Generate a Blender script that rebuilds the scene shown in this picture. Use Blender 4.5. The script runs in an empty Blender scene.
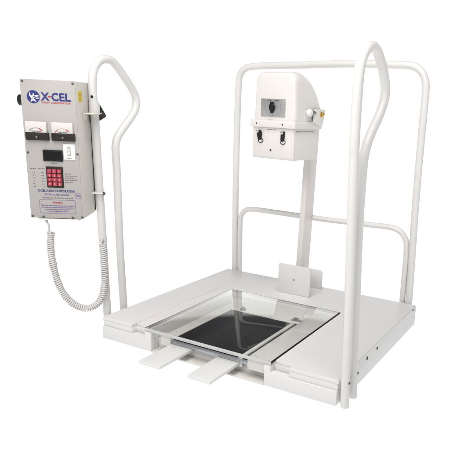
import bpy, bmesh, math, random
from mathutils import Vector, Matrix
random.seed(4)
S = bpy.context.scene
C = S.collection
PI = math.pi

# ------------------------------------------------------------------ camera
cam = bpy.data.cameras.new('camera')
co = bpy.data.objects.new('camera', cam)
C.objects.link(co)
rt = Vector((0.88804326, 0.45759738, 0.04453993))
up = Vector((-0.15143925, 0.19966439, 0.96809105))
fw = Vector((-0.43410289, 0.86645183, -0.24660882))
m = Matrix((rt, up, -fw)).transposed().to_4x4()
m.translation = (1.12061706, -1.02726789, 0.62491096)
co.matrix_world = m
cam.sensor_width = 36
cam.lens = 44.614
cam.shift_x = -0.17655
cam.shift_y = 0.06583
cam.clip_start = 0.02
cam.clip_end = 500
S.camera = co

# ------------------------------------------------------------------ studio light
W_ = bpy.data.worlds.new('World')
S.world = W_
W_.use_nodes = True
nt = W_.node_tree
bg = nt.nodes['Background']
tc = nt.nodes.new('ShaderNodeTexCoord')


def wmath(op, a, b=None, c=None):
    n = nt.nodes.new('ShaderNodeMath')
    n.operation = op
    for i, v in enumerate((a, b, c)):
        if v is None:
            continue
        if isinstance(v, (int, float)):
            n.inputs[i].default_value = v
        else:
            nt.links.new(v, n.inputs[i])
    return n.outputs[0]


def wramp(v, a, b):
    n = nt.nodes.new('ShaderNodeMapRange')
    n.interpolation_type = 'SMOOTHSTEP'
    nt.links.new(v, n.inputs[0])
    n.inputs[1].default_value = a
    n.inputs[2].default_value = b
    return n.outputs[0]


# white backdrop and dim room, shaped for the light; added white below the floor
sx = nt.nodes.new('ShaderNodeSeparateXYZ')
nt.links.new(tc.outputs['Generated'], sx.inputs[0])
dotb = wmath('ADD', wmath('MULTIPLY', sx.outputs[0], -0.447), wmath('MULTIPLY', sx.outputs[1], 0.894))
back = wramp(dotb, 0.45, 0.62)
low = wramp(sx.outputs[2], 0.33, 0.25)
below = wramp(sx.outputs[2], 0.0, -0.02)
white = wmath('MAXIMUM', wmath('MULTIPLY', back, low), below)
mixc = nt.nodes.new('ShaderNodeMix')
mixc.data_type = 'RGBA'
nt.links.new(white, mixc.inputs[0])
mixc.inputs[6].default_value = (0.17, 0.17, 0.18, 1)
mixc.inputs[7].default_value = (1.08, 1.08, 1.08, 1)
nt.links.new(mixc.outputs[2], bg.inputs[0])
bg.inputs[1].default_value = 1.0


def area(name, loc, target, size, power, col):
    l = bpy.data.lights.new(name, 'AREA')
    l.shape = 'RECTANGLE'
    l.size, l.size_y = size
    l.energy = power
    l.color = col
    o = bpy.data.objects.new(name, l)
    C.objects.link(o)
    o.location = loc
    o.rotation_euler = (Vector(target) - Vector(loc)).to_track_quat('-Z', 'Y').to_euler()
    return o


area('overhead_softbox', (0.95, -0.60, 3.1), (0.45, 0.2, 0.05), (1.4, 1.4), 50, (1.0, 0.99, 0.975))
area('key_softbox', (0.48, -1.15, 1.40), (0.35, 0.3, 0.2), (1.0, 1.0), 15.5, (1.0, 0.97, 0.94))
S.view_settings.view_transform = 'Standard'
S.view_settings.look = 'None'
S.view_settings.exposure = 0.18
S.view_settings.gamma = 1


# ------------------------------------------------------------------ materials
def mat(name, col, rough=0.45, metal=0.0, var=0.03, scale=30, bump=0.0, bscale=300, spec=0.5):
    M = bpy.data.materials.new(name)
    M.use_nodes = True
    t = M.node_tree
    b = t.nodes['Principled BSDF']
    b.inputs['Roughness'].default_value = rough
    b.inputs['Metallic'].default_value = metal
    b.inputs['Specular IOR Level'].default_value = spec
    cd = t.nodes.new('ShaderNodeTexCoord')
    n = t.nodes.new('ShaderNodeTexNoise')
    n.inputs['Scale'].default_value = scale
    n.inputs['Detail'].default_value = 6
    t.links.new(cd.outputs['Object'], n.inputs['Vector'])
    r = t.nodes.new('ShaderNodeMix')
    r.data_type = 'RGBA'
    t.links.new(n.outputs[0], r.inputs[0])
    r.inputs[6].default_value = tuple(max(0, c * (1 - var)) for c in col) + (1,)
    r.inputs[7].default_value = tuple(min(1, c * (1 + var)) for c in col) + (1,)
    t.links.new(r.outputs[2], b.inputs['Base Color'])
    rr = t.nodes.new('ShaderNodeMapRange')
    t.links.new(n.outputs[0], rr.inputs[0])
    rr.inputs[3].default_value = max(0.02, rough - 0.06)
    rr.inputs[4].default_value = min(1, rough + 0.06)
    t.links.new(rr.outputs[0], b.inputs['Roughness'])
    if bump:
        n2 = t.nodes.new('ShaderNodeTexNoise')
        n2.inputs['Scale'].default_value = bscale
        t.links.new(cd.outputs['Object'], n2.inputs['Vector'])
        bp = t.nodes.new('ShaderNodeBump')
        bp.inputs['Strength'].default_value = bump
        bp.inputs['Distance'].default_value = 0.001
        t.links.new(n2.outputs[0], bp.inputs['Height'])
        t.links.new(bp.outputs[0], b.inputs['Normal'])
    return M


def worn_paint(name, col, grime, rough=0.38):
    """enamel paint with faint blotches of grime and a slight orange peel"""
    M = mat(name, col, rough, var=0.02, scale=9, bump=0.10, bscale=420)
    t = M.node_tree
    b = t.nodes['Principled BSDF']
    src = b.inputs['Base Color'].links[0].from_socket
    cd = t.nodes.new('ShaderNodeTexCoord')
    n = t.nodes.new('ShaderNodeTexNoise')
    n.inputs['Scale'].default_value = 22
    n.inputs['Detail'].default_value = 10
    n.inputs['Roughness'].default_value = 0.7
    t.links.new(cd.outputs['Object'], n.inputs['Vector'])
    mr = t.nodes.new('ShaderNodeMapRange')
    mr.inputs[1].default_value = 0.56
    mr.inputs[2].default_value = 0.80
    mr.inputs[4].default_value = 0.35
    t.links.new(n.outputs[0], mr.inputs[0])
    x = t.nodes.new('ShaderNodeMix')
    x.data_type = 'RGBA'
    t.links.new(mr.outputs[0], x.inputs[0])
    t.links.new(src, x.inputs[6])
    x.inputs[7].default_value = grime + (1,)
    t.links.new(x.outputs[2], b.inputs['Base Color'])
    return M


PAINT = worn_paint('white_enamel', (0.72, 0.712, 0.705), (0.60, 0.56, 0.52))
TUBE = worn_paint('white_tube_enamel', (0.69, 0.68, 0.665), (0.56, 0.52, 0.47), 0.33)
CREAM = worn_paint('cream_enamel', (0.74, 0.712, 0.68), (0.64, 0.56, 0.48), 0.36)
BEIGE = worn_paint('beige_cabinet_enamel', (0.66, 0.63, 0.57), (0.5, 0.46, 0.40), 0.42)
PANEL = worn_paint('grey_beige_panel', (0.395, 0.378, 0.365), (0.335, 0.31, 0.29), 0.5)
STRIP = worn_paint('pinkish_white_enamel', (0.73, 0.705, 0.69), (0.62, 0.57, 0.53))
WHITEP = mat('white_plastic', (0.74, 0.74, 0.73), 0.35, var=0.02)
LABELW = mat('meter_face_white', (0.62, 0.60, 0.57), 0.5, var=0.04, scale=60)
BLACK = mat('black_plastic', (0.012, 0.012, 0.013), 0.35, var=0.3, scale=60, spec=0.25)
DKBROWN = mat('dark_meter_bezel', (0.022, 0.019, 0.017), 0.4, var=0.3, spec=0.2)
DISPLAY = mat('dark_display_window', (0.004, 0.004, 0.005), 0.2, var=0.2, spec=0.2)
RUBBER = mat('grey_black_rubber', (0.02, 0.02, 0.02), 0.6, var=0.3, spec=0.2)
CHROME = mat('chrome', (0.78, 0.78, 0.78), 0.16, 1.0)
STEEL = mat('dull_steel', (0.36, 0.36, 0.37), 0.35, 1.0, var=0.12, scale=80)
DSTEEL = mat('dark_bolt_steel', (0.12, 0.115, 0.11), 0.4, 1.0, var=0.2, scale=200)
ALU = mat('brushed_aluminium', (0.74, 0.74, 0.73), 0.38, 1.0, var=0.06, scale=40)
BRASS = mat('brass', (0.62, 0.40, 0.10), 0.3, 1.0, var=0.15, scale=120)
BLUE = mat('logo_blue', (0.016, 0.024, 0.165), 0.45, var=0.08)
RED = mat('print_red', (0.42, 0.035, 0.05), 0.5, var=0.08)
PURPLE = mat('print_purple', (0.13, 0.045, 0.24), 0.5, var=0.08)
NAVY = mat('print_navy', (0.05, 0.05, 0.16), 0.5, var=0.08)
GREYINK = mat('print_grey', (0.13, 0.12, 0.13), 0.5, var=0.08)
KEYRED = mat('keypad_red', (0.36, 0.030, 0.055), 0.4, var=0.1, scale=200)
KEYINK = mat('keypad_print', (0.72, 0.40, 0.42), 0.5)
YELLOW = mat('yellow_sticker', (0.72, 0.55, 0.03), 0.5, var=0.12, scale=200)
DIALSIL = mat('silver_dial_plate', (0.42, 0.42, 0.42), 0.42, 0.55, var=0.08, scale=90)
CORDM = mat('grey_white_cord', (0.62, 0.61, 0.60), 0.45, var=0.05, scale=80)
RULERM = mat('grey_blue_scale', (0.44, 0.455, 0.475), 0.4, 0.5, var=0.06)
WELLM = worn_paint('grey_white_well', (0.66, 0.645, 0.61), (0.52, 0.49, 0.44), 0.3)


def mesh_grid_mat():
    """black film panel under a fine perforated screen, dots laid in the panel's own plane"""
    M = bpy.data.materials.new('black_perforated_screen')
    M.use_nodes = True
    t = M.node_tree
    b = t.nodes['Principled BSDF']
    cd = t.nodes.new('ShaderNodeTexCoord')
    mp = t.nodes.new('ShaderNodeMapping')
    mp.inputs['Scale'].default_value = (150, 150, 0)
    mp.inputs['Rotation'].default_value = (0, 0, math.radians(32))
    t.links.new(cd.outputs['Object'], mp.inputs[0])
    v = t.nodes.new('ShaderNodeTexVoronoi')
    v.inputs['Randomness'].default_value = 0.0
    v.inputs['Scale'].default_value = 1.0
    t.links.new(mp.outputs[0], v.inputs['Vector'])
    r = t.nodes.new('ShaderNodeMapRange')
    t.links.new(v.outputs['Distance'], r.inputs[0])
    r.inputs[1].default_value = 0.12
    r.inputs[2].default_value = 0.22
    x = t.nodes.new('ShaderNodeMix')
    x.data_type = 'RGBA'
    t.links.new(r.outputs[0], x.inputs[0])
    x.inputs[6].default_value = (0.07, 0.074, 0.08, 1)
    x.inputs[7].default_value = (0.002, 0.002, 0.0024, 1)
    t.links.new(x.outputs[2], b.inputs['Base Color'])
    b.inputs['Roughness'].default_value = 0.32
    b.inputs['Specular IOR Level'].default_value = 0.08
    return M


GRID = mesh_grid_mat()


def glass_mat(name, col):
    """clear sheet: light goes straight through, both faces' mirror reflection added on the way in"""
    M = bpy.data.materials.new(name)
    M.use_nodes = True
    t = M.node_tree
    t.nodes.remove(t.nodes['Principled BSDF'])
    tr = t.nodes.new('ShaderNodeBsdfTransparent')
    tr.inputs[0].default_value = col
    gl = t.nodes.new('ShaderNodeBsdfGlossy')
    gl.inputs['Color'].default_value = (0.97, 0.98, 0.97, 1)
    n = t.nodes.new('ShaderNodeTexNoise')
    n.inputs['Scale'].default_value = 14
    cd = t.nodes.new('ShaderNodeTexCoord')
    t.links.new(cd.outputs['Object'], n.inputs['Vector'])
    r = t.nodes.new('ShaderNodeMapRange')
    t.links.new(n.outputs[0], r.inputs[0])
    r.inputs[3].default_value = 0.01
    r.inputs[4].default_value = 0.05
    t.links.new(r.outputs[0], gl.inputs['Roughness'])
    fr = t.nodes.new('ShaderNodeFresnel')
    fr.inputs[0].default_value = 1.5
    ge = t.nodes.new('ShaderNodeNewGeometry')
    inv_ = t.nodes.new('ShaderNodeMath')
    inv_.operation = 'SUBTRACT'
    inv_.inputs[0].default_value = 1.0
    t.links.new(ge.outputs['Backfacing'], inv_.inputs[1])
    mu = t.nodes.new('ShaderNodeMath')
    mu.operation = 'MULTIPLY'
    t.links.new(fr.outputs[0], mu.inputs[0])
    t.links.new(inv_.outputs[0], mu.inputs[1])
    m2 = t.nodes.new('ShaderNodeMath')
    m2.operation = 'MULTIPLY'
    m2.use_clamp = True
    t.links.new(mu.outputs[0], m2.inputs[0])
    m2.inputs[1].default_value = 1.1
    mx = t.nodes.new('ShaderNodeMixShader')
    t.links.new(m2.outputs[0], mx.inputs[0])
    t.links.new(tr.outputs[0], mx.inputs[1])
    t.links.new(gl.outputs[0], mx.inputs[2])
    t.links.new(mx.outputs[0], t.nodes['Material Output'].inputs[0])
    return M


GLASS = glass_mat('clear_acrylic', (0.968, 0.972, 0.970, 1))
FROST = mat('sawn_acrylic_edge', (0.56, 0.57, 0.56), 0.3, var=0.08, scale=60)

FLOORM = bpy.data.materials.new('shadowless_white_sheet')  # added sheet; passes white light from below so no contact shadow shows
FLOORM.use_nodes = True
_t = FLOORM.node_tree
_t.nodes.remove(_t.nodes['Principled BSDF'])
_tr = _t.nodes.new('ShaderNodeBsdfTranslucent')
_tr.inputs[0].default_value = (1, 1, 1, 1)
_df = _t.nodes.new('ShaderNodeBsdfDiffuse')
_no = _t.nodes.new('ShaderNodeTexNoise')
_no.inputs['Scale'].default_value = 3
_mr = _t.nodes.new('ShaderNodeMapRange')
_mr.inputs[3].default_value = 0.86
_mr.inputs[4].default_value = 0.90
_t.links.new(_no.outputs[0], _mr.inputs[0])
_t.links.new(_mr.outputs[0], _df.inputs[0])
_mx = _t.nodes.new('ShaderNodeMixShader')
_mx.inputs[0].default_value = 0.05
_t.links.new(_tr.outputs[0], _mx.inputs[1])
_t.links.new(_df.outputs[0], _mx.inputs[2])
_t.links.new(_mx.outputs[0], _t.nodes['Material Output'].inputs[0])


# ------------------------------------------------------------------ mesh helpers
def join_into(bm, src):
    tmp = bpy.data.meshes.new('tmp')
    src.to_mesh(tmp)
    src.free()
    bm.from_mesh(tmp)
    bpy.data.meshes.remove(tmp)


def add_box(bm, a, b, bev=0.0, seg=2, mi=0):
    s = bmesh.new()
    bmesh.ops.create_cube(s, size=1)
    for v in s.verts:
        v.co = Vector([(a[i] + b[i]) / 2 + v.co[i] * (b[i] - a[i]) for i in range(3)])
    if bev:
        bmesh.ops.bevel(s, geom=s.edges[:], offset=bev, segments=seg, affect='EDGES', profile=0.5)
    for f in s.faces:
        f.material_index = mi
    join_into(bm, s)


def add_prism(bm, pts, lo, hi, axis='z', bev=0.0, seg=2, mi=0):
    """polygon in the plane square to axis, extruded lo..hi; z: (x,y) pts, y: (x,z) pts, x: (y,z) pts"""
    s = bmesh.new()

    def P(u, v, w):
        return {'z': (u, v, w), 'y': (u, w, v), 'x': (w, u, v)}[axis]
    b0 = [s.verts.new(P(u, v, lo)) for u, v in pts]
    t0 = [s.verts.new(P(u, v, hi)) for u, v in pts]
    s.faces.new(b0)
    s.faces.new(t0)
    n = len(pts)
    for i in range(n):
        s.faces.new((b0[i], b0[(i + 1) % n], t0[(i + 1) % n], t0[i]))
    bmesh.ops.recalc_face_normals(s, faces=s.faces[:])
    if bev:
        bmesh.ops.bevel(s, geom=s.edges[:], offset=bev, segments=seg, affect='EDGES', profile=0.5)
    for f in s.faces:
        f.material_index = mi
    join_into(bm, s)


def rrect(x0, y0, x1, y1, r, n=5):
    out = []
    for cx, cy, a0 in ((x1 - r, y1 - r, 0), (x0 + r, y1 - r, 90), (x0 + r, y0 + r, 180), (x1 - r, y0 + r, 270)):
        for k in range(n + 1):
            a = math.radians(a0 + 90 * k / n)
            out.append((cx + r * math.cos(a), cy + r * math.sin(a)))
    return out


def spline(pts, n=8):
    P = [Vector(p) for p in pts]
    P = [P[0] * 2 - P[1]] + P + [P[-1] * 2 - P[-2]]
    out = []
    for i in range(1, len(P) - 2):
        p0, p1, p2, p3 = P[i - 1:i + 3]
        # centripetal form, so uneven spacing does not overshoot
        t0 = 0
        t1 = t0 + max(1e-6, (p1 - p0).length) ** 0.5
        t2 = t1 + max(1e-6, (p2 - p1).length) ** 0.5
        t3 = t2 + max(1e-6, (p3 - p2).length) ** 0.5
        for k in range(n):
            t = t1 + (t2 - t1) * k / n
            A1 = p0 * ((t1 - t) / (t1 - t0)) + p1 * ((t - t0) / (t1 - t0))
            A2 = p1 * ((t2 - t) / (t2 - t1)) + p2 * ((t - t1) / (t2 - t1))
            A3 = p2 * ((t3 - t) / (t3 - t2)) + p3 * ((t - t2) / (t3 - t2))
            B1 = A1 * ((t2 - t) / (t2 - t0)) + A2 * ((t - t0) / (t2 - t0))
            B2 = A2 * ((t3 - t) / (t3 - t1)) + A3 * ((t - t1) / (t3 - t1))
            out.append(B1 * ((t2 - t) / (t2 - t1)) + B2 * ((t - t1) / (t2 - t1)))
    out.append(P[-2])
    return out


def add_tube(bm, path, r, sides=20, cap=True, mi=0):
    path = [Vector(p) for p in path]
    tang = []
    for i in range(len(path)):
        a = path[max(0, i - 1)]
        b = path[min(len(path) - 1, i + 1)]
        tang.append((b - a).normalized())
    ref = Vector((0, 0, 1)) if abs(tang[0].z) < 0.9 else Vector((1, 0, 0))
    nrm = (ref - tang[0] * ref.dot(tang[0])).normalized()
    rings = []
    for i, p in enumerate(path):
        nrm = (nrm - tang[i] * nrm.dot(tang[i])).normalized()
        bn = tang[i].cross(nrm)
        rad = r(i / (len(path) - 1)) if callable(r) else r
        rings.append([bm.verts.new(p + (nrm * math.cos(2 * PI * k / sides) + bn * math.sin(2 * PI * k / sides)) * rad)
                      for k in range(sides)])
    for a, b in zip(rings, rings[1:]):
        for k in range(sides):
            f = bm.faces.new((a[k], a[(k + 1) % sides], b[(k + 1) % sides], b[k]))
            f.material_index = mi
    if cap:
        bm.faces.new(rings[0][::-1]).material_index = mi
        bm.faces.new(rings[-1]).material_index = mi


def add_disc(bm, c, axis, profile, sides=24, mi=0):
    """lathe round an axis; profile = list of (radius, distance along axis)"""
    ax = Vector(axis).normalized()
    ref = Vector((0, 0, 1)) if abs(ax.z) < 0.9 else Vector((1, 0, 0))
    u = ref.cross(ax).normalized()
    v = ax.cross(u)
    c = Vector(c)
    rings = []
    for r, h in profile:
        if r <= 1e-6:
            rings.append([bm.verts.new(c + ax * h)])
        else:
            rings.append([bm.verts.new(c + ax * h + (u * math.cos(2 * PI * k / sides) + v * math.sin(2 * PI * k / sides)) * r)
                          for k in range(sides)])
    for a, b in zip(rings, rings[1:]):
        if len(a) == 1 and len(b) == 1:
            continue
        for k in range(sides):
            k2 = (k + 1) % sides
            if len(a) == 1:
                f = bm.faces.new((a[0], b[k2], b[k]))
            elif len(b) == 1:
                f = bm.faces.new((a[k], a[k2], b[0]))
            else:
                f = bm.faces.new((a[k], a[k2], b[k2], b[k]))
            f.material_index = mi
    if len(rings[0]) > 1:
        bm.faces.new(rings[0][::-1]).material_index = mi
    if len(rings[-1]) > 1:
        bm.faces.new(rings[-1]).material_index = mi


def obj(name, bm, mats, parent=None, loc=None, rot=None, ang=35, smooth=True):
    me = bpy.data.meshes.new(name)
    bmesh.ops.recalc_face_normals(bm, faces=bm.faces[:])
    bm.to_mesh(me)
    bm.free()
    for mm in (mats if isinstance(mats, (list, tuple)) else [mats]):
        me.materials.append(mm)
    if smooth:
        for p in me.polygons:
            p.use_smooth = True
        me.set_sharp_from_angle(angle=math.radians(ang))
    o = bpy.data.objects.new(name, me)
    C.objects.link(o)
    if parent:
        o.parent = parent
    if loc:
        o.location = loc
    if rot:
        o.rotation_euler = rot
    return o


def add_text(bm, s, x, z, h, align='LEFT', y=0.0, bold=0.0, width=None, mi=0):
    """letters standing in the xz plane facing -y, capital height h"""
    cu = bpy.data.curves.new('t', 'FONT')
    cu.body = s
    cu.size = h / 0.72
    cu.align_x = align
    cu.offset = bold
    cu.extrude = 0.0001
    cu.resolution_u = 3
    o = bpy.data.objects.new('t', cu)
    C.objects.link(o)
    dg = bpy.context.evaluated_depsgraph_get()
    me = bpy.data.meshes.new_from_object(o.evaluated_get(dg))
    sx_ = 1.0
    if width:
        xs = [v.co.x for v in me.vertices]
        sx_ = width / (max(xs) - min(xs))
    for v in me.vertices:
        v.co = Vector((x + v.co.x * sx_, y - v.co.z, z + v.co.y))
    n0 = len(bm.faces)
    me.materials.clear()
    bm.from_mesh(me)
    bm.faces.ensure_lookup_table()
    for f in bm.faces[n0:]:
        f.material_index = mi
    bpy.data.objects.remove(o)
    bpy.data.curves.remove(cu)
    bpy.data.meshes.remove(me)


def empty(name, loc, label, cat, rot=(0, 0, 0)):
    o = bpy.data.objects.new(name, None)
    C.objects.link(o)
    o.location = loc
    o.rotation_euler = rot
    o.empty_display_size = 0.05
    o['label'] = label
    o['category'] = cat
    return o


def dup(o, parent, loc):
    c = o.copy()
    C.objects.link(c)
    c.parent = parent
    c.location = loc
    for ch in list(o.children):
        d = ch.copy()
        C.objects.link(d)
        d.parent = c
    return c


def bolt_bm(r, h, mi=0):
    """round socket head bolt along +x with a dark recess"""
    bm = bmesh.new()
    add_disc(bm, (0, 0, 0), (1, 0, 0), [(r, 0), (r, h * 0.7), (r * 0.85, h), (r * 0.5, h), (r * 0.45, h * 0.4), (0, h * 0.4)], 16)
    return bm


# ------------------------------------------------------------------ setting
bm = bmesh.new()
bmesh.ops.create_grid(bm, x_segments=1, y_segments=1, size=60)
fl = obj('floor', bm, FLOORM, smooth=False)
fl.location = (0, 0, -0.0015)
fl['kind'] = 'structure'
fl['label'] = 'added translucent white sheet under the machine, backlit to show no shadow'

# ------------------------------------------------------------------ the machine
W, D, H = 0.70, 0.595, 0.0629
mc = empty('x_ray_machine', (W / 2, D / 2, 0),
           'white x-ray machine platform with bent tube rails and a cream head on a post', 'x-ray machine')
OFF = Vector((-W / 2, -D / 2, 0))


def part(name, bm, mats, parent=None, ang=35, **k):
    """a part drawn in machine coordinates (front left corner of the platform = origin)"""
    bmesh.ops.translate(bm, verts=bm.verts[:], vec=OFF)
    return obj(name, bm, mats, parent or mc, ang=ang)


# base: plinth with a notched front at both ends, set-back middle, open at the front for the film tray
bm = bmesh.new()
add_prism(bm, [(0, .002), (.1712, .002), (.1712, .0536), (.1505, .0536), (.1505, .0378), (0, .0378)], 0, .0199, axis='y', bev=.0014)
add_prism(bm, [(.514, .002), (W, .002), (W, .0378), (.5305, .0378), (.5305, .0536), (.514, .0536)], 0, .0199, axis='y', bev=.0014)
add_prism(bm, [(0, .0201), (.1700, .0201), (.1700, .03), (.150, .03), (.150, .400), (.528, .400), (.528, .03), (.515, .03), (.515, .0201),
               (W, .0201), (W, D - .0006), (0, D - .0006)], 0.002, .0378, bev=.0004)
add_prism(bm, [(.0004, .0040), (.1045, .0040), (.1045, .0202), (.1500, .0202), (.1500, .400), (.528, .400),
               (.528, .0202), (.5785, .0202), (.5785, .0040), (W - .0002, .0040), (W - .0002, D - .0008),
               (.0004, D - .0008)], .0380, .0537, bev=.0005)
base = part('base', bm, PAINT)
bm = bmesh.new()
add_prism(bm, [(.0215, .002), (D - .0008, .002), (D - .0008, .0616), (.0015, .0616), (.0015, .0560), (.0215, .0400)], W + .0006, W + .0028, axis='x', bev=.0005)
part('side_panel', bm, PAINT, base)
# deck
bm = bmesh.new()
add_prism(bm, [(-.0002, .0032), (.1042, .0032), (.1028, .404), (.5334, .404), (.5334, .0205), (.5788, .0200), (.5788, .0032), (W + .0004, .0032), (W + .0004, D), (-.0002, D)],
          .0539, H, bev=.0012, seg=3)
deck = part('deck', bm, PAINT)
bm = bmesh.new()
add_prism(bm, [(.1052, .020), (.1462, .020), (.1462, .4030), (.1038, .4030)], .0539, H - .0004, bev=.001)
part('deck_strip', bm, STRIP, deck)
# side bolts
for yy, zz, xx, rr in ((.1740, .0500, W + .0022, .0046), (.2450, .0500, W + .0022, .0042), (.562, .0570, W + .0022, .003)):
    b = obj('bolt', bolt_bm(rr, .0022), DSTEEL, base)
    b.location = Vector((xx, yy, zz)) + OFF

# well under the glass
bm = bmesh.new()
add_box(bm, (.1716, .0008, .001), (.5136, .031, .0050), .0004)
add_box(bm, (.1503, .0315, .001), (.5277, .3996, .0200), .0006)
well = part('well_floor', bm, WELLM)
bm = bmesh.new()
add_box(bm, (.1503, .0310, .0201), (.1520, .3996, .0540), .0003)
part('well_liner', bm, WELLM, well)
bm = bmesh.new()
add_box(bm, (.2215, .2946, .0202), (.4476, .3996, .0444), .0004)
part('back_shelf', bm, WELLM, well)
bm = bmesh.new()
add_box(bm, (.4480, .0305, .0202), (.5277, .3996, .0446), .0004)
part('side_shelf', bm, WELLM, well)
# hold-down clips on the back of the well
def clip_bm(w):
    c = bmesh.new()
    add_box(c, (-w, -.005, .019), (w, .007, .0225), .0006)
    add_box(c, (-w * .55, -.002, .0225), (w * .55, .004, .0290), .001)
    add_box(c, (-w * .2, -.0032, .0240), (w * .2, -.0022, .0275), 0, mi=1)
    return c


for (xx, yy, w) in ((.2585, .3020, .0085), (.4340, .3100, .0150)):
    c = clip_bm(w)
    bmesh.ops.translate(c, verts=c.verts[:], vec=(xx, yy, .0255))
    part('clip', c, [STEEL, BLACK], well)

# film tray: black screen in a pale frame, scale on its front, two white pull bars
bm = bmesh.new()
add_box(bm, (.2215, .020, .0202), (.2255, .2935, .0445), .0008)
add_box(bm, (.2255, .2895, .0202), (.4300, .2935, .0445), .0008)
add_box(bm, (.4300, .0200, .0202), (.4405, .2935, .0460), .0012)
add_box(bm, (.1965, .010, .0262), (.2275, .030, .0535), .0010)
add_box(bm, (.4620, .010, .0262), (.5120, .030, .0535), .0010)
tray = part('film_tray', bm, ALU)
tray.data.materials[0] = WELLM
bm = bmesh.new()
add_box(bm, (.2262, .0335, .0205), (.4294, .2888, .0280))
part('film_screen', bm, GRID, tray)
bm = bmesh.new()
add_box(bm, (.4406, .0450, .0202), (.4474, .2940, .0425))
add_box(bm, (.2276, .0250, .0345), (.4619, .0328, .0470))
part('slot_shade', bm, RUBBER, tray)  # dark boxes put in for the shade of the rail gap and ruler slot
bm = bmesh.new()
add_box(bm, (.2256, .0332, .0208), (.2261, .2894, .0432))
add_box(bm, (.2262, .2889, .0208), (.4294, .2894, .0432))
add_box(bm, (.4295, .0332, .0208), (.4299, .2894, .0432))
part('black_lining', bm, RUBBER, tray)
bm = bmesh.new()
add_box(bm, (.2278, .0150, .0340), (.4617, .0240, .0412), .0004)
for k in range(78):
    xx = .231 + k * .00295
    hh = .0022 if k % 5 else .0042
    add_box(bm, (xx, .0146, .0408 - hh), (xx + .0006, .0152, .0409), mi=1)
part('ruler', bm, [RULERM, GREYINK], tray)
bm = bmesh.new()
add_box(bm, (.2278, .026, .0205), (.4617, .0325, .0335))
part('tray_shield', bm, STEEL, tray)
for x0, x1, y0 in ((.2268, .2905, -.1030), (.3706, .4345, -.1005)):
    bm = bmesh.new()
    add_box(bm, (x0, y0, .0245), (x1, .0255, .0328), .0011, 3)
    part('pull_bar', bm, WHITEP, tray)

# back rail and cross rail
YB = .6089
ob = [(.0195, YB, .004), (.0198, YB, .06), (.0188, YB, .35), (.0215, YB, .60), (.0248, YB, .706), (.0272, YB, .7300), (.0365, YB, .7470),
      (.0540, YB, .7590), (.0760, YB, .7635), (.2545, YB, .7692), (.4248, YB, .7735), (.570, YB, .7712), (.603, YB, .7700),
      (.6310, YB, .7640), (.6520, YB, .7470), (.6630, YB, .7200), (.6650, YB, .6900), (.6650, YB, .6474), (.6658, YB, .4158), (.6735, YB, .1068), (.6750, YB, .004)]
bm = bmesh.new()
add_tube(bm, spline(ob), .0110)
part('back_rail', bm, TUBE)
ib = [(.0405, YB + .001, .004), (.0400, YB + .001, .10), (.0395, YB + .001, .235), (.0420, YB + .001, .2570), (.0520, YB + .001, .2755), (.0680, YB + .001, .2860),
      (.090, YB + .001, .2895), (.2005, YB + .001, .2900), (.352, YB + .001, .2890), (.5269, YB + .001, .2915), (.5900, YB + .001, .2925), (.6130, YB + .001, .2890), (.6330, YB + .001, .2780),
      (.6470, YB + .001, .2570), (.6510, YB + .001, .2300), (.6522, YB + .001, .13), (.6528, YB + .001, .004)]
bm = bmesh.new()
add_tube(bm, spline(ib), .0088)
part('cross_rail', bm, TUBE)

# grab rails
XL = -.0150
lh = [(XL, .0345, .004), (XL, .0334, .0637), (XL, .0291, .27), (XL, .0242, .457), (XL, .0218, .583), (XL, 0.0185, 0.6393), (XL, 0.0198, 0.6850), (XL, 0.0285, 0.7110), (XL, 0.0445, 0.7268), (XL, 0.0658, 0.7334), (XL, 0.0865, 0.7305), (XL, 0.1055, 0.7170), (XL, 0.1265, 0.6962), (XL, 0.1460, 0.6760), (XL, 0.1610, 0.6574), (XL, 0.1690, 0.6367), (XL, 0.1650, 0.6140), (XL, 0.1467, 0.5905), (XL, 0.1140, 0.5590), (XL, 0.0950, 0.5375), (XL, 0.0875, 0.5160), (XL, 0.0870, 0.4950),
      (XL, .0886, .4526), (XL, .0890, .2592), (XL, .0950, .0607), (XL, .0965, .004)]
bm = bmesh.new()
add_tube(bm, spline(lh), .0105)
lr = part('grab_rail', bm, TUBE)
bm = bmesh.new()
add_tube(bm, [(XL, .0213, .5960), (XL, .0210, .6265)], .0132)
part('collar', bm, TUBE, lr)
bm = bmesh.new()
add_disc(bm, (XL, .0186, .6395), (.55, -.83, 0), [(.0034, .0100), (.0034, .0113), (.002, .0116), (0, .0112)], 14)
part('screw', bm, BLACK, lr)

XR = .7168
rh = [(XR, y_, z_) for y_, z_ in ((.0105, .003), (.0085, .0185), (-.010, .30), (-.0315, .56), (-.0345, .6445), (-.0327, .6941), (-.0275, .7165), (-.0150, .7345), (.0050, .7465),
      (.0283, .7520), (.0530, .7465), (.0776, .7300), (.1030, .7043), (.1165, .6817), (.1170, .6637), (.1071, .6452), (.0855, .6208), (.0562, .5951), (.0340, .5715), (.0215, .5450), (.0180, .5150),
      (.0180, .4186), (.0325, .243), (.0536, .0223), (.0560, .006))]
bm = bmesh.new()
add_tube(bm, spline(rh), .0100)
rr_ = part('grab_rail', bm, TUBE)
for yy, zz in ((.0035, .0640), (.0520, .0680)):
    b = obj('bolt', bolt_bm(.0032, .0020), DSTEEL, rr_)
    b.location = Vector((XR + .0092, yy, zz)) + OFF
bm = bmesh.new()
add_box(bm, (W + .0029, .046, .012), (XR, .064, .056), .0012)
part('spacer', bm, PAINT, rr_)

# post with gusset, and the upright plate in front of it
def colfront(z):
    return .5310 + (z - .06) * .055


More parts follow.
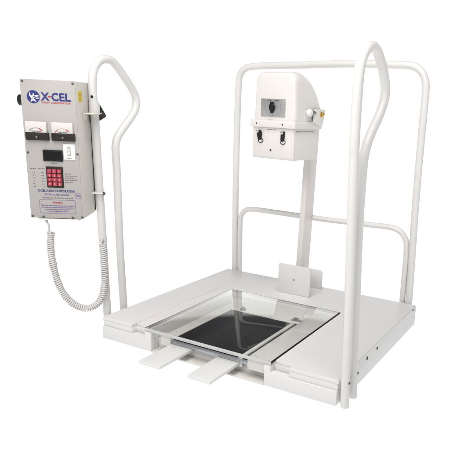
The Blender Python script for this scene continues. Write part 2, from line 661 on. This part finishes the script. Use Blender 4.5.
bm = bmesh.new()
s = bmesh.new()
vs = []
for z in (H - .0005, .640):
    y0 = colfront(z)
    x0, x1 = .3075 + (z - .06) * .006, .3255 + (z - .06) * .006
    vs.append([s.verts.new((x0, y0, z)), s.verts.new((x1, y0, z)), s.verts.new((x1, y0 + .062, z)), s.verts.new((x0, y0 + .062, z))])
s.faces.new(vs[0][::-1])
s.faces.new(vs[1])
for k in range(4):
    s.faces.new((vs[0][k], vs[0][(k + 1) % 4], vs[1][(k + 1) % 4], vs[1][k]))
bmesh.ops.bevel(s, geom=s.edges[:], offset=.0022, segments=3, affect='EDGES', profile=.5)
join_into(bm, s)
post = part('post', bm, CREAM)
bm = bmesh.new()
add_prism(bm, [(.3262, H), (.3885, H), (.3885, .1175), (.3865, .1235), (.3805, .1262), (.3262, .1270)], .5690, .5745, axis='y', bev=.0008)
part('gusset', bm, PAINT, post)
bm = bmesh.new()
add_prism(bm, rrect(.2815, H + .0002, .3955, .1585, .006), .4670, .4735, axis='y', bev=.0010)
plate = part('upright_plate', bm, PAINT)
bm = bmesh.new()
for k in range(3):
    a = k * PI / 3 + .4
    dx, dz = math.cos(a) * .0042, math.sin(a) * .0042
    add_tube(bm, [(.3385 - dx, .4668, .112 - dz), (.3385 + dx, .4668, .112 + dz)], .00042, 6)
add_disc(bm, (.3385, .4672, .112), (0, -1, 0), [(.0016, 0), (.0016, .0006), (0, .0007)], 12)
part('centre_mark', bm, STEEL, plate)
for zz in (.075, .098):
    bm = bmesh.new()
    add_disc(bm, (.3953, .4703, zz), (1, 0, 0), [(.0012, 0), (.0012, .0008), (0, .0009)], 10)
    part('set_screw', bm, DSTEEL, plate)

# ------------------------------------------------------------------ tube head (local frame: front bottom centre, -y to the viewer)
hb = bmesh.new()
add_box(hb, (-.0752, 0, 0), (.0752, .1317, .1095), .0035, 3)
# fine grooves of the removable front cover
head = obj('tube_head', hb, CREAM, mc)
head.location = Vector((.27456, .41777, .48724)) + OFF
head.rotation_euler = (0, 0, math.radians(-6.54))
bm = bmesh.new()
add_box(bm, (-.0690, -.0012, .0050), (.0690, .0004, .0860), .0006)
obj('front_cover', bm, CREAM, head)
# hood
prof = [(.0000, .2350, .0085), (.0012, .2405, .0045), (.0050, .2445, .0012), (.0120, .2472, 0), (.0240, .2486, 0), (.0380, .2482, 0), (.0520, .2450, 0), (.0670, .2388, 0), (.0820, .2288, 0),
        (.0960, .2150, 0), (.1080, .1965, 0), (.1190, .1720, 0), (.1270, .1430, .001), (.1300, .1120, .004)]
bm = bmesh.new()
rings = []
ZB = .1050
for y_, zt, ins in prof:
    w0 = .0755 - ins
    r = min(.027, (zt - ZB) * .85)
    pts = []
    zs = zt - r
    for k in range(6):
        z = ZB + (zs - ZB) * k / 6
        ww = w0 - .006 * (z - ZB) / .14
        pts.append((-ww, z))
    ws = w0 - .006 * (zs - ZB) / .14
    for k in range(13):
        a = PI - k * (PI / 2) / 12
        pts.append((-ws + r + r * math.cos(a), zs + r * math.sin(a)))
    half = pts[:]
    pts = half + [(-u, v) for u, v in half[::-1]]
    rings.append([bm.verts.new((u + .0020, y_ if y_ < .013 else .013 + (y_ - .013) * 1.14, v)) for u, v in pts])
for a, b in zip(rings, rings[1:]):
    for k in range(len(a) - 1):
        bm.faces.new((a[k], a[k + 1], b[k + 1], b[k]))
bm.faces.new(rings[0])
bm.faces.new(rings[-1][::-1])
hood = obj('hood', bm, CREAM, head, ang=50)
# band round the middle
bm = bmesh.new()
outer = rrect(-.0815, -.0065, .0815, .1385, .004)
inner = rrect(-.0740, .0010, .0740, .1305, .003)
n = len(outer)
zl, zh = .0910, .1115
V = [[bm.verts.new((u, v, z)) for u, v in loop] for loop in (outer, inner) for z in (zl, zh)]
for k in range(n):
    j = (k + 1) % n
    bm.faces.new((V[0][k], V[0][j], V[1][j], V[1][k]))
    bm.faces.new((V[2][k], V[3][k], V[3][j], V[2][j]))
    bm.faces.new((V[1][k], V[1][j], V[3][j], V[3][k]))
    bm.faces.new((V[0][k], V[2][k], V[2][j], V[0][j]))
eds = [e for e in bm.edges if abs(e.verts[0].co.z - e.verts[1].co.z) < 1e-6 and len(e.link_faces) == 2 and abs(e.link_faces[0].normal.dot(e.link_faces[1].normal)) < .5]
bmesh.ops.bevel(bm, geom=eds, offset=.0012, segments=2, affect='EDGES', profile=.5)
band = obj('band', bm, CREAM, head)
for xx in (-.0560, .0385):
    bm = bmesh.new()
    add_disc(bm, (xx, -.0063, .1010), (0, -1, 0), [(.0026, 0), (.0024, .0010), (.0008, .0014), (0, .0008)], 14)
    obj('screw', bm, DSTEEL, band)
# dial plate with pointer knob
bm = bmesh.new()
add_box(bm, (-.0450, -.0014, .1215), (.0428, .0006, .1720), .0003)
dial = obj('dial_plate', bm, DIALSIL, head)
bm = bmesh.new()
for k in range(15):
    a = math.radians(-38 + k * 256 / 14)
    cx, cz = -.0015 + math.cos(a) * .0285, .1470 + math.sin(-a) * .0205
    rad = .00125 if k % 2 else .00085
    add_disc(bm, (cx, -.0013, cz), (0, -1, 0), [(rad, 0), (rad, .0003)], 8)
for k in (2, 5, 8, 11):
    a = math.radians(-38 + k * 256 / 14)
    cx, cz = -.0015 + math.cos(a) * .0370, .1465 + math.sin(-a) * .0235
    add_box(bm, (cx - .0016, -.0017, cz - .0004), (cx + .0016, -.0012, cz + .0004))
for x0, x1 in ((-.0210, -.0070), (.0060, .0200)):
    add_box(bm, (x0, -.0017, .1660), (x1, -.0012, .1690))
obj('dial_marks', bm, GREYINK, dial)
bm = bmesh.new()
add_prism(bm, [(-.0040, .1640), (.0030, .1640), (.0032, .1580), (.0072, .1530), (.0066, .1430), (-.0004, .1310), (-.0076, .1430), (-.0082, .1530), (-.0042, .1580)],
          -.0130, -.0014, axis='y', bev=.0010)
obj('dial_knob', bm, BLACK, dial)
# toggle latches
for xx, tw in ((-.0480, .004), (.0405, -.001)):
    bm = bmesh.new()
    s = bmesh.new()
    add_prism(s, [(xx - .0045, .0820), (xx + .0055, .0820), (xx + tw + .0062, .0760), (xx + tw + .0050, .0560), (xx + tw - .0005, .0520), (xx + tw - .0050, .0560), (xx - .0058, .0740)],
              -.0095, -.0012, axis='y', bev=.0012)
    join_into(bm, s)
    lt = obj('latch', bm, BLACK, head)
    bm = bmesh.new()
    add_disc(bm, (xx - .001, -.0092, .0775), (0, -1, 0), [(.0050, 0), (.0050, .0020), (.0036, .0042), (0, .0048)], 18)
    obj('latch_button', bm, CHROME, lt)
    bm = bmesh.new()
    arc = [(xx + tw * 1.4 + math.cos(math.radians(a)) * .0088, -.0030, .0520 + math.sin(math.radians(a)) * .0065) for a in range(170, 391, 20)]
    add_tube(bm, arc, .0012, 8)
    obj('latch_hook', bm, DSTEEL, lt)
    bm = bmesh.new()
    add_disc(bm, (xx + tw * 1.4, -.0010, .0535), (0, -1, 0), [(.0085, 0), (.0085, .0014), (.0060, .0022), (0, .0024)], 18)
    obj('latch_keeper', bm, CHROME, lt)
bm = bmesh.new()
add_disc(bm, (-.0045, -.0011, .0262), (0, -1, 0), [(.0058, 0), (.0055, .0006), (.0030, .0008)], 18)
add_disc(bm, (-.0045, -.0017, .0262), (0, -1, 0), [(.0030, 0), (.0030, .0014), (.0012, .0016), (0, .0010)], 14, mi=1)
obj('cover_screw', bm, [CREAM, DSTEEL], head)
bm = bmesh.new()
for x0, x1 in ((-.020, -.010), (-.008, -.001), (.003, .014)):
    add_box(bm, (x0, -.0016, .0845), (x1, -.0010, .0858))
obj('cover_mark', bm, GREYINK, head)
# side slots, angle ear, clamp knob and brass screw on the right
bm = bmesh.new()
add_box(bm, (.0750, .0130, .0838), (.0757, .1020, .0850))
add_box(bm, (.0750, .0130, .0800), (.0757, .0150, .0838))
add_box(bm, (.0750, .1000, .0800), (.0757, .1020, .0838))
obj('side_slot', bm, GREYINK, head)
bm = bmesh.new()
add_prism(bm, [(.0850, .1110), (.0890, .1450), (.0960, .1485), (.1480, .1490), (.1500, .1440), (.1360, .0990), (.1280, .0960)], .0818, .0850, axis='x', bev=.0008)
ear = obj('tilt_bracket', bm, CREAM, head)
bm = bmesh.new()
add_disc(bm, (.0850, .1270, .1340), (1, 0, 0), [(.0078, 0), (.0078, .0030), (.0052, .0036), (.0050, .0085), (.0030, .0095), (0, .0095)], 6)
obj('pivot_bolt', bm, BRASS, ear, ang=20)
bm = bmesh.new()
add_disc(bm, (.0700, .0640, .1370), (1, 0, 0), [(.0045, 0), (.0045, .0060), (.0095, .0075), (.0118, .0120), (.0115, .0170), (.0085, .0210), (.0040, .0226), (0, .0230)], 24)
obj('clamp_knob', bm, WHITEP, head)
bm = bmesh.new()
add_tube(bm, [(.0815, .0700, .1370), (.0815, .1000, .1370)], .0042, 14)
add_disc(bm, (.0815, .0840, .1370), (0, 1, 0), [(.0066, 0), (.0072, .0020), (.0072, .0070), (.0066, .0090)], 6)
add_tube(bm, [(.0815, .0870, .1340), (.0820, .0900, .1240), (.0818, .0950, .1180)], .0032, 10)
obj('clamp_screw', bm, STEEL, head)
bm = bmesh.new()
add_disc(bm, (.0800, .1310, .1010), (1, 0, 0), [(.0038, 0), (.0038, .0034), (.0015, .0038), (0, .0030)], 14)
obj('band_bolt', bm, DSTEEL, head)
bm = bmesh.new()
add_box(bm, (.0100, .1320, .0420), (.0480, .1500, .0900), .002)
obj('mount_block', bm, CREAM, head)

# ------------------------------------------------------------------ glass plate lying over the well
gl = empty('glass_plate', (.34, .20, .0546), 'clear square glass plate lying over the black film well of the platform', 'glass plate')
GO = Vector((-.34, -.20, -.0546))
GX0, GX1, GY0, GY1, GZ0, GZ1 = .1475, .5305, .0040, .4015, .0546, .0634


def gpart(name, bm, m_):
    bmesh.ops.translate(bm, verts=bm.verts[:], vec=GO)
    return obj(name, bm, m_, gl)


bm = bmesh.new()
add_box(bm, (GX0 + .0012, GY0 + .0015, GZ0), (GX1 - .003, GY1 - .0012, GZ1), .0006, 2)
gpart('pane', bm, GLASS)
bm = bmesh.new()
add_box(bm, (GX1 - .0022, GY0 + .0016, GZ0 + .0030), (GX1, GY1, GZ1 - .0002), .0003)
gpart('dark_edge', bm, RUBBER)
bm = bmesh.new()
add_box(bm, (GX0, GY0, GZ0 - .0002), (GX1 - .0002, GY0 + .0014, GZ1 - .0001), .0003)
gpart('front_edge', bm, FROST)
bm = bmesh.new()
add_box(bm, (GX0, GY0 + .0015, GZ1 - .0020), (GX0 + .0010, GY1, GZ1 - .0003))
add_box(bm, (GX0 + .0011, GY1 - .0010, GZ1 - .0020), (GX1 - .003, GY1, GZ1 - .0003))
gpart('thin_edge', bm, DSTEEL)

# ------------------------------------------------------------------ control box clamped to the left grab rail
cb = empty('control_box', (-.03450, -.09369, .34380),
           'grey control box with meters, red keypad and coiled cord, clamped to the left grab rail', 'control box',
           (math.radians(1.037), 0, math.radians(30.874)))
w2, CH, CD = .06265, .3274, .1007
cs, sn = math.cos(math.radians(30.874)), math.sin(math.radians(30.874))
bm = bmesh.new()
add_box(bm, (-w2 + .0006, .0016, 0), (w2, CD, CH), .0018, 3)
cab = obj('cabinet', bm, BEIGE, cb)
bm = bmesh.new()
add_box(bm, (w2 - .0004, .0140, .2810), (w2 + .0004, .0430, .3060))
st = obj('caution_sticker', bm, YELLOW, cab)
bm = bmesh.new()
for k, (a, b) in enumerate(((.0180, .0385), (.0180, .0360), (.0180, .0385), (.0180, .0320))):
    z = .3000 - k * .005
    add_box(bm, (w2 + .0003, a, z), (w2 + .0006, b, z + .0014))
obj('sticker_print', bm, mat('sticker_ink', (.42, .30, .03), .5), st)
bm = bmesh.new()
add_box(bm, (-w2, -.0008, .0012), (w2 - .0008, .0012, CH + .0006), .0005)
pan = obj('front_panel', bm, PANEL, cb)
PX = lambda s: -w2 + s * 2 * w2
PZ = lambda t: CH * (1 - t)
YF = -.0010
# screws
for s_, t_ in ((.045, .012), (.955, .015), (.045, .512), (.965, .512), (.035, .985), (.24, .988), (.80, .990), (.985, .985)):
    bm = bmesh.new()
    add_disc(bm, (PX(s_), -.0006, PZ(t_)), (0, -1, 0), [(.0028, 0), (.0026, .0012), (.0010, .0018), (0, .0012)], 14)
    obj('screw', bm, DSTEEL, pan)
bm = bmesh.new()
add_box(bm, (PX(.12), -.0060, -.0034), (PX(.93), .0300, -.0006), .0006)
obj('bottom_flange', bm, WHITEP, cab)
# round emblem: blue disc, white crossed figure
bm = bmesh.new()
cx, cz, R_ = PX(.225), PZ(.118), .0147
add_disc(bm, (cx, -.0007, cz), (0, -1, 0), [(R_, 0), (R_, .0005)], 40)
emb = obj('emblem', bm, BLUE, pan)
bm = bmesh.new()


def stroke(pts, wd):
    P = [Vector((cx + a * R_, 0, cz + b * R_)) for a, b in pts]
    P = spline(P, 5)
    L, Rr = [], []
    for i, p in enumerate(P):
        d = (P[min(i + 1, len(P) - 1)] - P[max(i - 1, 0)]).normalized()
        nn = Vector((-d.z, 0, d.x))
        tt = i / (len(P) - 1)
        k = wd * R_ * (0.45 + 0.55 * math.sin(PI * min(1, max(0.08, tt))))
        L.append(bm.verts.new((p + nn * k) + Vector((0, -.0015, 0))))
        Rr.append(bm.verts.new((p - nn * k) + Vector((0, -.0015, 0))))
    for i in range(len(P) - 1):
        bm.faces.new((L[i], L[i + 1], Rr[i + 1], Rr[i]))


stroke([(-.52, .62), (-.50, .30), (-.36, .08), (-.14, .06), (.02, .24), (.04, .56)], .12)
stroke([(-.34, -.02), (-.18, -.22), (.06, -.44), (.40, -.74)], .13)
stroke([(.16, -.06), (-.04, -.28), (-.20, -.50), (-.42, -.74)], .13)
stroke([(.20, .16), (.50, .22), (.90, .16)], .06)
stroke([(.24, .00), (.55, .02), (.94, -.02)], .06)
stroke([(.30, -.18), (.58, -.20), (.90, -.22)], .06)
obj('emblem_figure', bm, WHITEP, emb)
# lettering
bm = bmesh.new()
add_text(bm, 'X', PX(.372), PZ(.139), .0178, y=YF, bold=.0009, width=.0200)
add_text(bm, 'C', PX(.552), PZ(.139), .0178, y=YF, bold=.0009, width=.0160)
add_text(bm, 'EL', PX(.688), PZ(.139), .0178, y=YF, bold=.0008, width=.0258)
obj('logo_lettering', bm, BLUE, pan, smooth=False)
bm = bmesh.new()
add_box(bm, (PX(.490), -.0014, PZ(.1165)), (PX(.552), -.0012, PZ(.1085)))
add_text(bm, 'X-RAY CORPORATION', PX(.365), PZ(.160), .0040, y=YF, bold=.00012, width=.0680)
obj('logo_lettering', bm, RED, pan, smooth=False)
bm = bmesh.new()
add_text(bm, 'X-CEL X-RAY CORPORATION', PX(.525), PZ(.797), .0052, 'CENTER', y=YF, bold=.00030, width=.0890)
obj('maker_lettering', bm, NAVY, pan, smooth=False)
bm = bmesh.new()
add_text(bm, 'CRYSTAL LAKE, ILLINOIS', PX(.525), PZ(.823), .0037, 'CENTER', y=YF, bold=.00012, width=.0590)
obj('maker_lettering', bm, PURPLE, pan, smooth=False)
bm = bmesh.new()
rn = random.Random(9)


def scribble(x0, x1, z, h):
    """a printed line too small to read: short word-like dashes"""
    x = x0
    while x < x1 - .0008:
        l = min(rn.uniform(.0016, .0052), x1 - x)
        xx = x
        while xx < x + l:
            q = rn.uniform(.0004, .0008)
            add_box(bm, (xx, -.0011, z - h * rn.uniform(.35, .5)), (min(xx + q, x + l), -.0008, z + h * rn.uniform(.35, .5)))
            xx += q + .00028
        x += l + .0012


scribble(PX(.25), PX(.84), PZ(.843), .0026)
obj('address_print', bm, GREYINK, pan, smooth=False)
bm = bmesh.new()
for k in range(5):
    scribble(PX(.70), PX((.82, .93, .90, .95, .84)[k]), PZ(.660 + k * .0155), .0020)
obj('instruction_print', bm, GREYINK, pan, smooth=False)
for c0_, c1_, d0_, d1_ in ((.06, .18, .10, .145), (.21, .34, .265, .315)):
    bm = bmesh.new()
    scribble(PX(c0_), PX(c1_), PZ(.628), .0022)
    for k in range(6):
        scribble(PX(d0_), PX(d1_), PZ(.655 + k * .0215), .0020)
    obj('table_print', bm, GREYINK, pan, smooth=False)
bm = bmesh.new()
scribble(PX(.455), PX(.580), PZ(.588), .0026)
obj('display_caption', bm, GREYINK, pan, smooth=False)
# round approval mark
bm = bmesh.new()
acx, acz = PX(.925), PZ(.822)
add_tube(bm, [(acx + math.cos(a * PI / 16) * .0072, -.0009, acz + math.sin(a * PI / 16) * .0072) for a in range(33)], .00035, 6, cap=False)
add_box(bm, (acx - .0050, -.0012, acz + .0004), (acx + .0050, -.0008, acz + .0014))
add_box(bm, (acx - .0042, -.0012, acz - .0016), (acx + .0042, -.0008, acz - .0008))
obj('approval_mark', bm, PURPLE, pan)
# warning frame
bm = bmesh.new()
lp = rrect(PX(.185), PZ(.960), PX(.865), PZ(.858), .003)
lp.append(lp[0])
add_tube(bm, [(u, -.0009, v) for u, v in lp], .00034, 6, cap=False)
for k, ln in enumerate(('This x-ray unit may be dangerous to patient', 'and operator unless safe exposure factors', 'and operating instructions', 'are observed.')):
    add_text(bm, ln, PX(.525), PZ(.904 + k * .0145), .0027, 'CENTER', y=YF, bold=.00006, width=(.0800, .0760, .0600, .0440)[k])
wl = obj('warning_print', bm, PURPLE, pan, smooth=False)
bm = bmesh.new()
add_text(bm, 'WARNING', PX(.525), PZ(.884), .0040, 'CENTER', y=YF, bold=.0002, width=.0240)
obj('warning_heading', bm, RED, pan, smooth=False)


# panel meters
def meter(s0, s1, kind):
    x0, x1 = PX(s0), PX(s1)
    mid = (x0 + x1) / 2
    bm = bmesh.new()
    add_box(bm, (x0 + .0010, -.0070, PZ(.3660)), (x1 - .0035, .0, PZ(.2890)), .0008)
    mt = obj('panel_meter', bm, LABELW, cb)
    bm = bmesh.new()
    add_box(bm, (x0, -.0085, PZ(.4200)), (x1, .0, PZ(.3665)), .0009)
    add_disc(bm, (mid - .0005, -.0084, PZ(.396)), (0, -1, 0), [(.0026, 0), (.0022, .0010), (0, .0012)], 14, mi=1)
    obj('meter_base', bm, [DKBROWN, STEEL], mt)
    # scale arc
    c0 = (mid - .0015, PZ(.372))

    def arc(a0, a1, r, wd, rx=1.35):
        vs_ = []
        for k in range(17):
            a = math.radians(a0 + (a1 - a0) * k / 16)
            vs_.append([bm.verts.new((c0[0] + math.cos(a) * q * rx, -.0073, c0[1] + math.sin(a) * q)) for q in (r - wd, r + wd)])
        for p, q in zip(vs_, vs_[1:]):
            bm.faces.new((p[0], p[1], q[1], q[0]))

    bm = bmesh.new()
    if kind == 0:
        arc(150, 62, .0125, .0004)
        for k in range(9):
            a = math.radians(150 - k * 11)
            p = Vector((c0[0] + math.cos(a) * .0135 * 1.35, 0, c0[1] + math.sin(a) * .0135))
            add_box(bm, (p.x - .0002, -.0075, p.z - .0008), (p.x + .0002, -.0071, p.z + .0008))
    for x_, l_ in ((-.0105, .003), (-.006, .004), (0, .0045), (.0060, .0035)):
        add_box(bm, (mid + x_, -.0076, PZ(.3600)), (mid + x_ + l_, -.0071, PZ(.3540)))
    obj('meter_scale', bm, GREYINK, mt, smooth=False)
    bm = bmesh.new()
    if kind == 0:
        arc(62, 30, .0125, .0011)
    else:
        arc(165, 118, .0125, .0006)
        arc(110, 70, .0130, .0003)
        arc(62, 30, .0130, .0010)
    obj('meter_red_zone', bm, RED, mt, smooth=False)
    bm = bmesh.new()
    a = math.radians(148)
    add_tube(bm, [(c0[0], -.0075, c0[1] + .001), (c0[0] + math.cos(a) * .0150, -.0075, c0[1] + math.sin(a) * .0125)], .00022, 6)
    obj('needle', bm, BLACK, mt)
    return mt


m1 = meter(.045, .465, 0)
m1['label'] = 'meter with a grey arc ending in red'
m2 = meter(.520, .945, 1)
m2['label'] = 'meter with a mostly red arc'
# display window
bm = bmesh.new()
add_box(bm, (PX(.325), -.0045, PZ(.5700)), (PX(.690), 0, PZ(.4880)), .0010)
dp = obj('display', bm, BLACK, cb)
bm = bmesh.new()
add_box(bm, (PX(.350), -.0050, PZ(.5600)), (PX(.668), -.0042, PZ(.4980)))
obj('display_window', bm, DISPLAY, dp)
# rocker switch
bm = bmesh.new()
add_box(bm, (PX(.705), -.0026, PZ(.5560)), (PX(.925), 0, PZ(.4400)), .0012)
sw = obj('power_switch', bm, WHITEP, cb)
bm = bmesh.new()
add_prism(bm, [(-.0026, PZ(.523)), (-.0050, PZ(.519)), (-.0036, PZ(.496)), (-.0062, PZ(.474)), (-.0026, PZ(.471))], PX(.788), PX(.838), axis='x', bev=.0004)
obj('rocker', bm, LABELW, sw)
bm = bmesh.new()
add_box(bm, (PX(.770), -.0030, PZ(.5480)), (PX(.855), -.0024, PZ(.5430)))
add_box(bm, (PX(.785), -.0030, PZ(.4660)), (PX(.840), -.0024, PZ(.4620)))
add_box(bm, (PX(.784), -.0030, PZ(.5240)), (PX(.842), -.0025, PZ(.4705)))
obj('switch_print', bm, STEEL, sw)
# keypad
kx0, kx1, kz0, kz1 = PX(.360), PX(.672), PZ(.7640), PZ(.6090)
bm = bmesh.new()
add_box(bm, (kx0, -.0040, kz0), (kx1, 0, kz1), .0010)
kp = obj('keypad', bm, DKBROWN, cb)
kw = (kx1 - kx0 - .0046) / 3
kh = (kz1 - kz0 - .0090) / 4
digits = '123456789C0E'
for r_ in range(4):
    for c_ in range(3):
        x0 = kx0 + .0023 + c_ * kw
        z1 = kz1 - .0050 - r_ * kh
        bm = bmesh.new()
        add_box(bm, (x0 + .0006, -.0062, z1 - kh + .0008), (x0 + kw - .0006, -.0040, z1 - .0008), .0008)
        add_text(bm, digits[r_ * 3 + c_], x0 + kw / 2, z1 - kh * .78, .0052, 'CENTER', y=-.0063, mi=1)
        obj('key', bm, [KEYRED, KEYINK], kp)


# clamps: flat bracket plates from the cabinet round the rail's front leg
def to_local(p):
    d = Vector(p) - Vector((-.03450, -.09369, .34380))
    return Vector((d.x * cs + d.y * sn, -d.x * sn + d.y * cs, d.z))


bm = bmesh.new()
pl = to_local((XL, .0215, .598))
add_prism(bm, rrect(w2 + .0002, pl.y - .055, pl.x + .0165, pl.y + .0155, .004), pl.z - .0012, pl.z + .0012, bev=.0004)
add_prism(bm, [(pl.y - .054, pl.z - .0012), (pl.y - .020, pl.z - .0012), (pl.y - .024, pl.z - .0150), (pl.y - .046, pl.z - .0170)], w2 + .0003, w2 + .0026, axis='x', bev=.0004)
c1 = obj('clamp', bm, BEIGE, cb)
bm = bmesh.new()
pl2 = to_local((XL, .0232, .397))
add_prism(bm, rrect(w2 - .0060, pl2.y - .0150, pl2.x + .0150, pl2.y + .0130, .004), pl2.z - .0016, pl2.z + .0016, bev=.0004)
c2 = obj('clamp', bm, WHITEP, cb)
bm = bmesh.new()
add_disc(bm, (pl2.x + .0135, pl2.y - .006, pl2.z - .001), (.5, -.8, 0), [(.0040, 0), (.0040, .0050), (.0018, .0055), (0, .0045)], 12)
obj('clamp_screw', bm, DSTEEL, c2)
# black strip standing in for shade in the gap between cabinet and rail
bm = bmesh.new()
add_box(bm, (w2 - .014, CD + .0003, .004), (w2 + .0012, CD + .0048, .255), .0006)
obj('gap_shade', bm, BLACK, cb)
# black wedge-shaped holster behind the rail, black knob on the far side
bm = bmesh.new()
e = [Vector((XL - .002, .0310, .6285)), Vector((XL - .002, .0405, .6250)), Vector((XL - .002, .0635, .5925)), Vector((XL - .002, .0610, .5880)), Vector((XL - .002, .0300, .5740))]
f0 = [bm.verts.new(to_local(p)) for p in e]
f1 = [bm.verts.new(to_local(p + Vector((-.020, 0, 0)))) for p in e]
bm.faces.new(f0)
bm.faces.new(f1[::-1])
for k in range(5):
    bm.faces.new((f0[k], f0[(k + 1) % 5], f1[(k + 1) % 5], f1[k]))
bmesh.ops.recalc_face_normals(bm, faces=bm.faces[:])
bmesh.ops.bevel(bm, geom=bm.edges[:], offset=.001, segments=2, affect='EDGES', profile=.5)
obj('hand_switch_holster', bm, BLACK, cb)
bm = bmesh.new()
add_disc(bm, (-w2 + .0004, .0180, .2800), (-1, 0, 0), [(.0150, 0), (.0150, .0050), (.0138, .0062), (.0128, .0075), (.0126, .0120), (.0095, .0140), (0, .0145)], 20)
obj('side_knob', bm, BLACK, cb)

# coiled cord (given in world space, stored in the box's frame)
mb = Matrix.Translation(cb.location) @ cb.rotation_euler.to_matrix().to_4x4()
inv = mb.inverted()
wp = [(-.0697, -.0870, .3039), (-.0713, -.0894, .2755), (-.0712, -.0892, .2414), (-.0686, -.0854, .2011), (-.0639, -.0785, .1623), (-.0555, -.0662, .1277), (-.0424, -.0471, .1010),
      (-.0272, -.0249, .0890), (-.0141, -.0057, .0960), (-.0041, .0072, .1181), (.0004, .0135, .1526), (.0022, .0150, .1915), (.0024, .0150, .2331), (-.0004, .0125, .2670)]
cen = spline(wp, 30)
L = [0.0]
for a, b in zip(cen, cen[1:]):
    L.append(L[-1] + (b - a).length)
tot = L[-1]
turns = 82


def at(sv):
    for i in range(len(L) - 1):
        if L[i + 1] >= sv:
            q = (sv - L[i]) / max(1e-9, L[i + 1] - L[i])
            return cen[i].lerp(cen[i + 1], q), (cen[i + 1] - cen[i]).normalized()
    return cen[-1], (cen[-1] - cen[-2]).normalized()


side = (Vector((-.002, .012, 0)) - Vector((-.0745, -.0941, 0))).cross(Vector((0, 0, 1))).normalized()
hel = []
NS = turns * 14
rj = random.Random(2)
wob = [rj.uniform(-.0010, .0008) for _ in range(turns + 2)]
for i in range(NS + 1):
    p, t = at(tot * i / NS)
    b2 = t.cross(side).normalized()
    a = 2 * PI * turns * i / NS
    k = i / 14
    r = .0070 + wob[int(k)] * (1 - k % 1) + wob[int(k) + 1] * (k % 1)
    hel.append(p + (side * math.cos(a) + b2 * math.sin(a)) * r)
lead = spline([(-.0745, -.0941, .3445), (-.0745, -.0941, .3327), (-.0718, -.0895, .3200)] + [tuple(hel[2])], 6)
tail = spline([tuple(hel[-3]), (-.0010, .0120, .2715), (-.0060, .0200, .2735), (XL + .002, .0280, .2730)], 6)
bm = bmesh.new()
add_tube(bm, [inv @ v for v in hel], .0025, 8)
add_tube(bm, [inv @ v for v in lead], .0021, 10)
add_tube(bm, [inv @ v for v in tail], .0022, 10)
obj('coiled_cord', bm, CORDM, cb, ang=60)
bm = bmesh.new()
add_tube(bm, [inv @ Vector((-.0745, -.0941, .3450)), inv @ Vector((-.0744, -.0939, .3300))], lambda t: .0040 - .0012 * t, 14)
obj('cord_grommet', bm, STEEL, cb)
bm = bmesh.new()
add_tube(bm, [inv @ Vector((-.0040, .0135, .2722)), inv @ Vector((-.0070, .0180, .2732)), inv @ Vector((XL + .002, .0270, .2735))], lambda t: .0040 + .0012 * t, 16)
obj('cord_plug', bm, CORDM, cb)
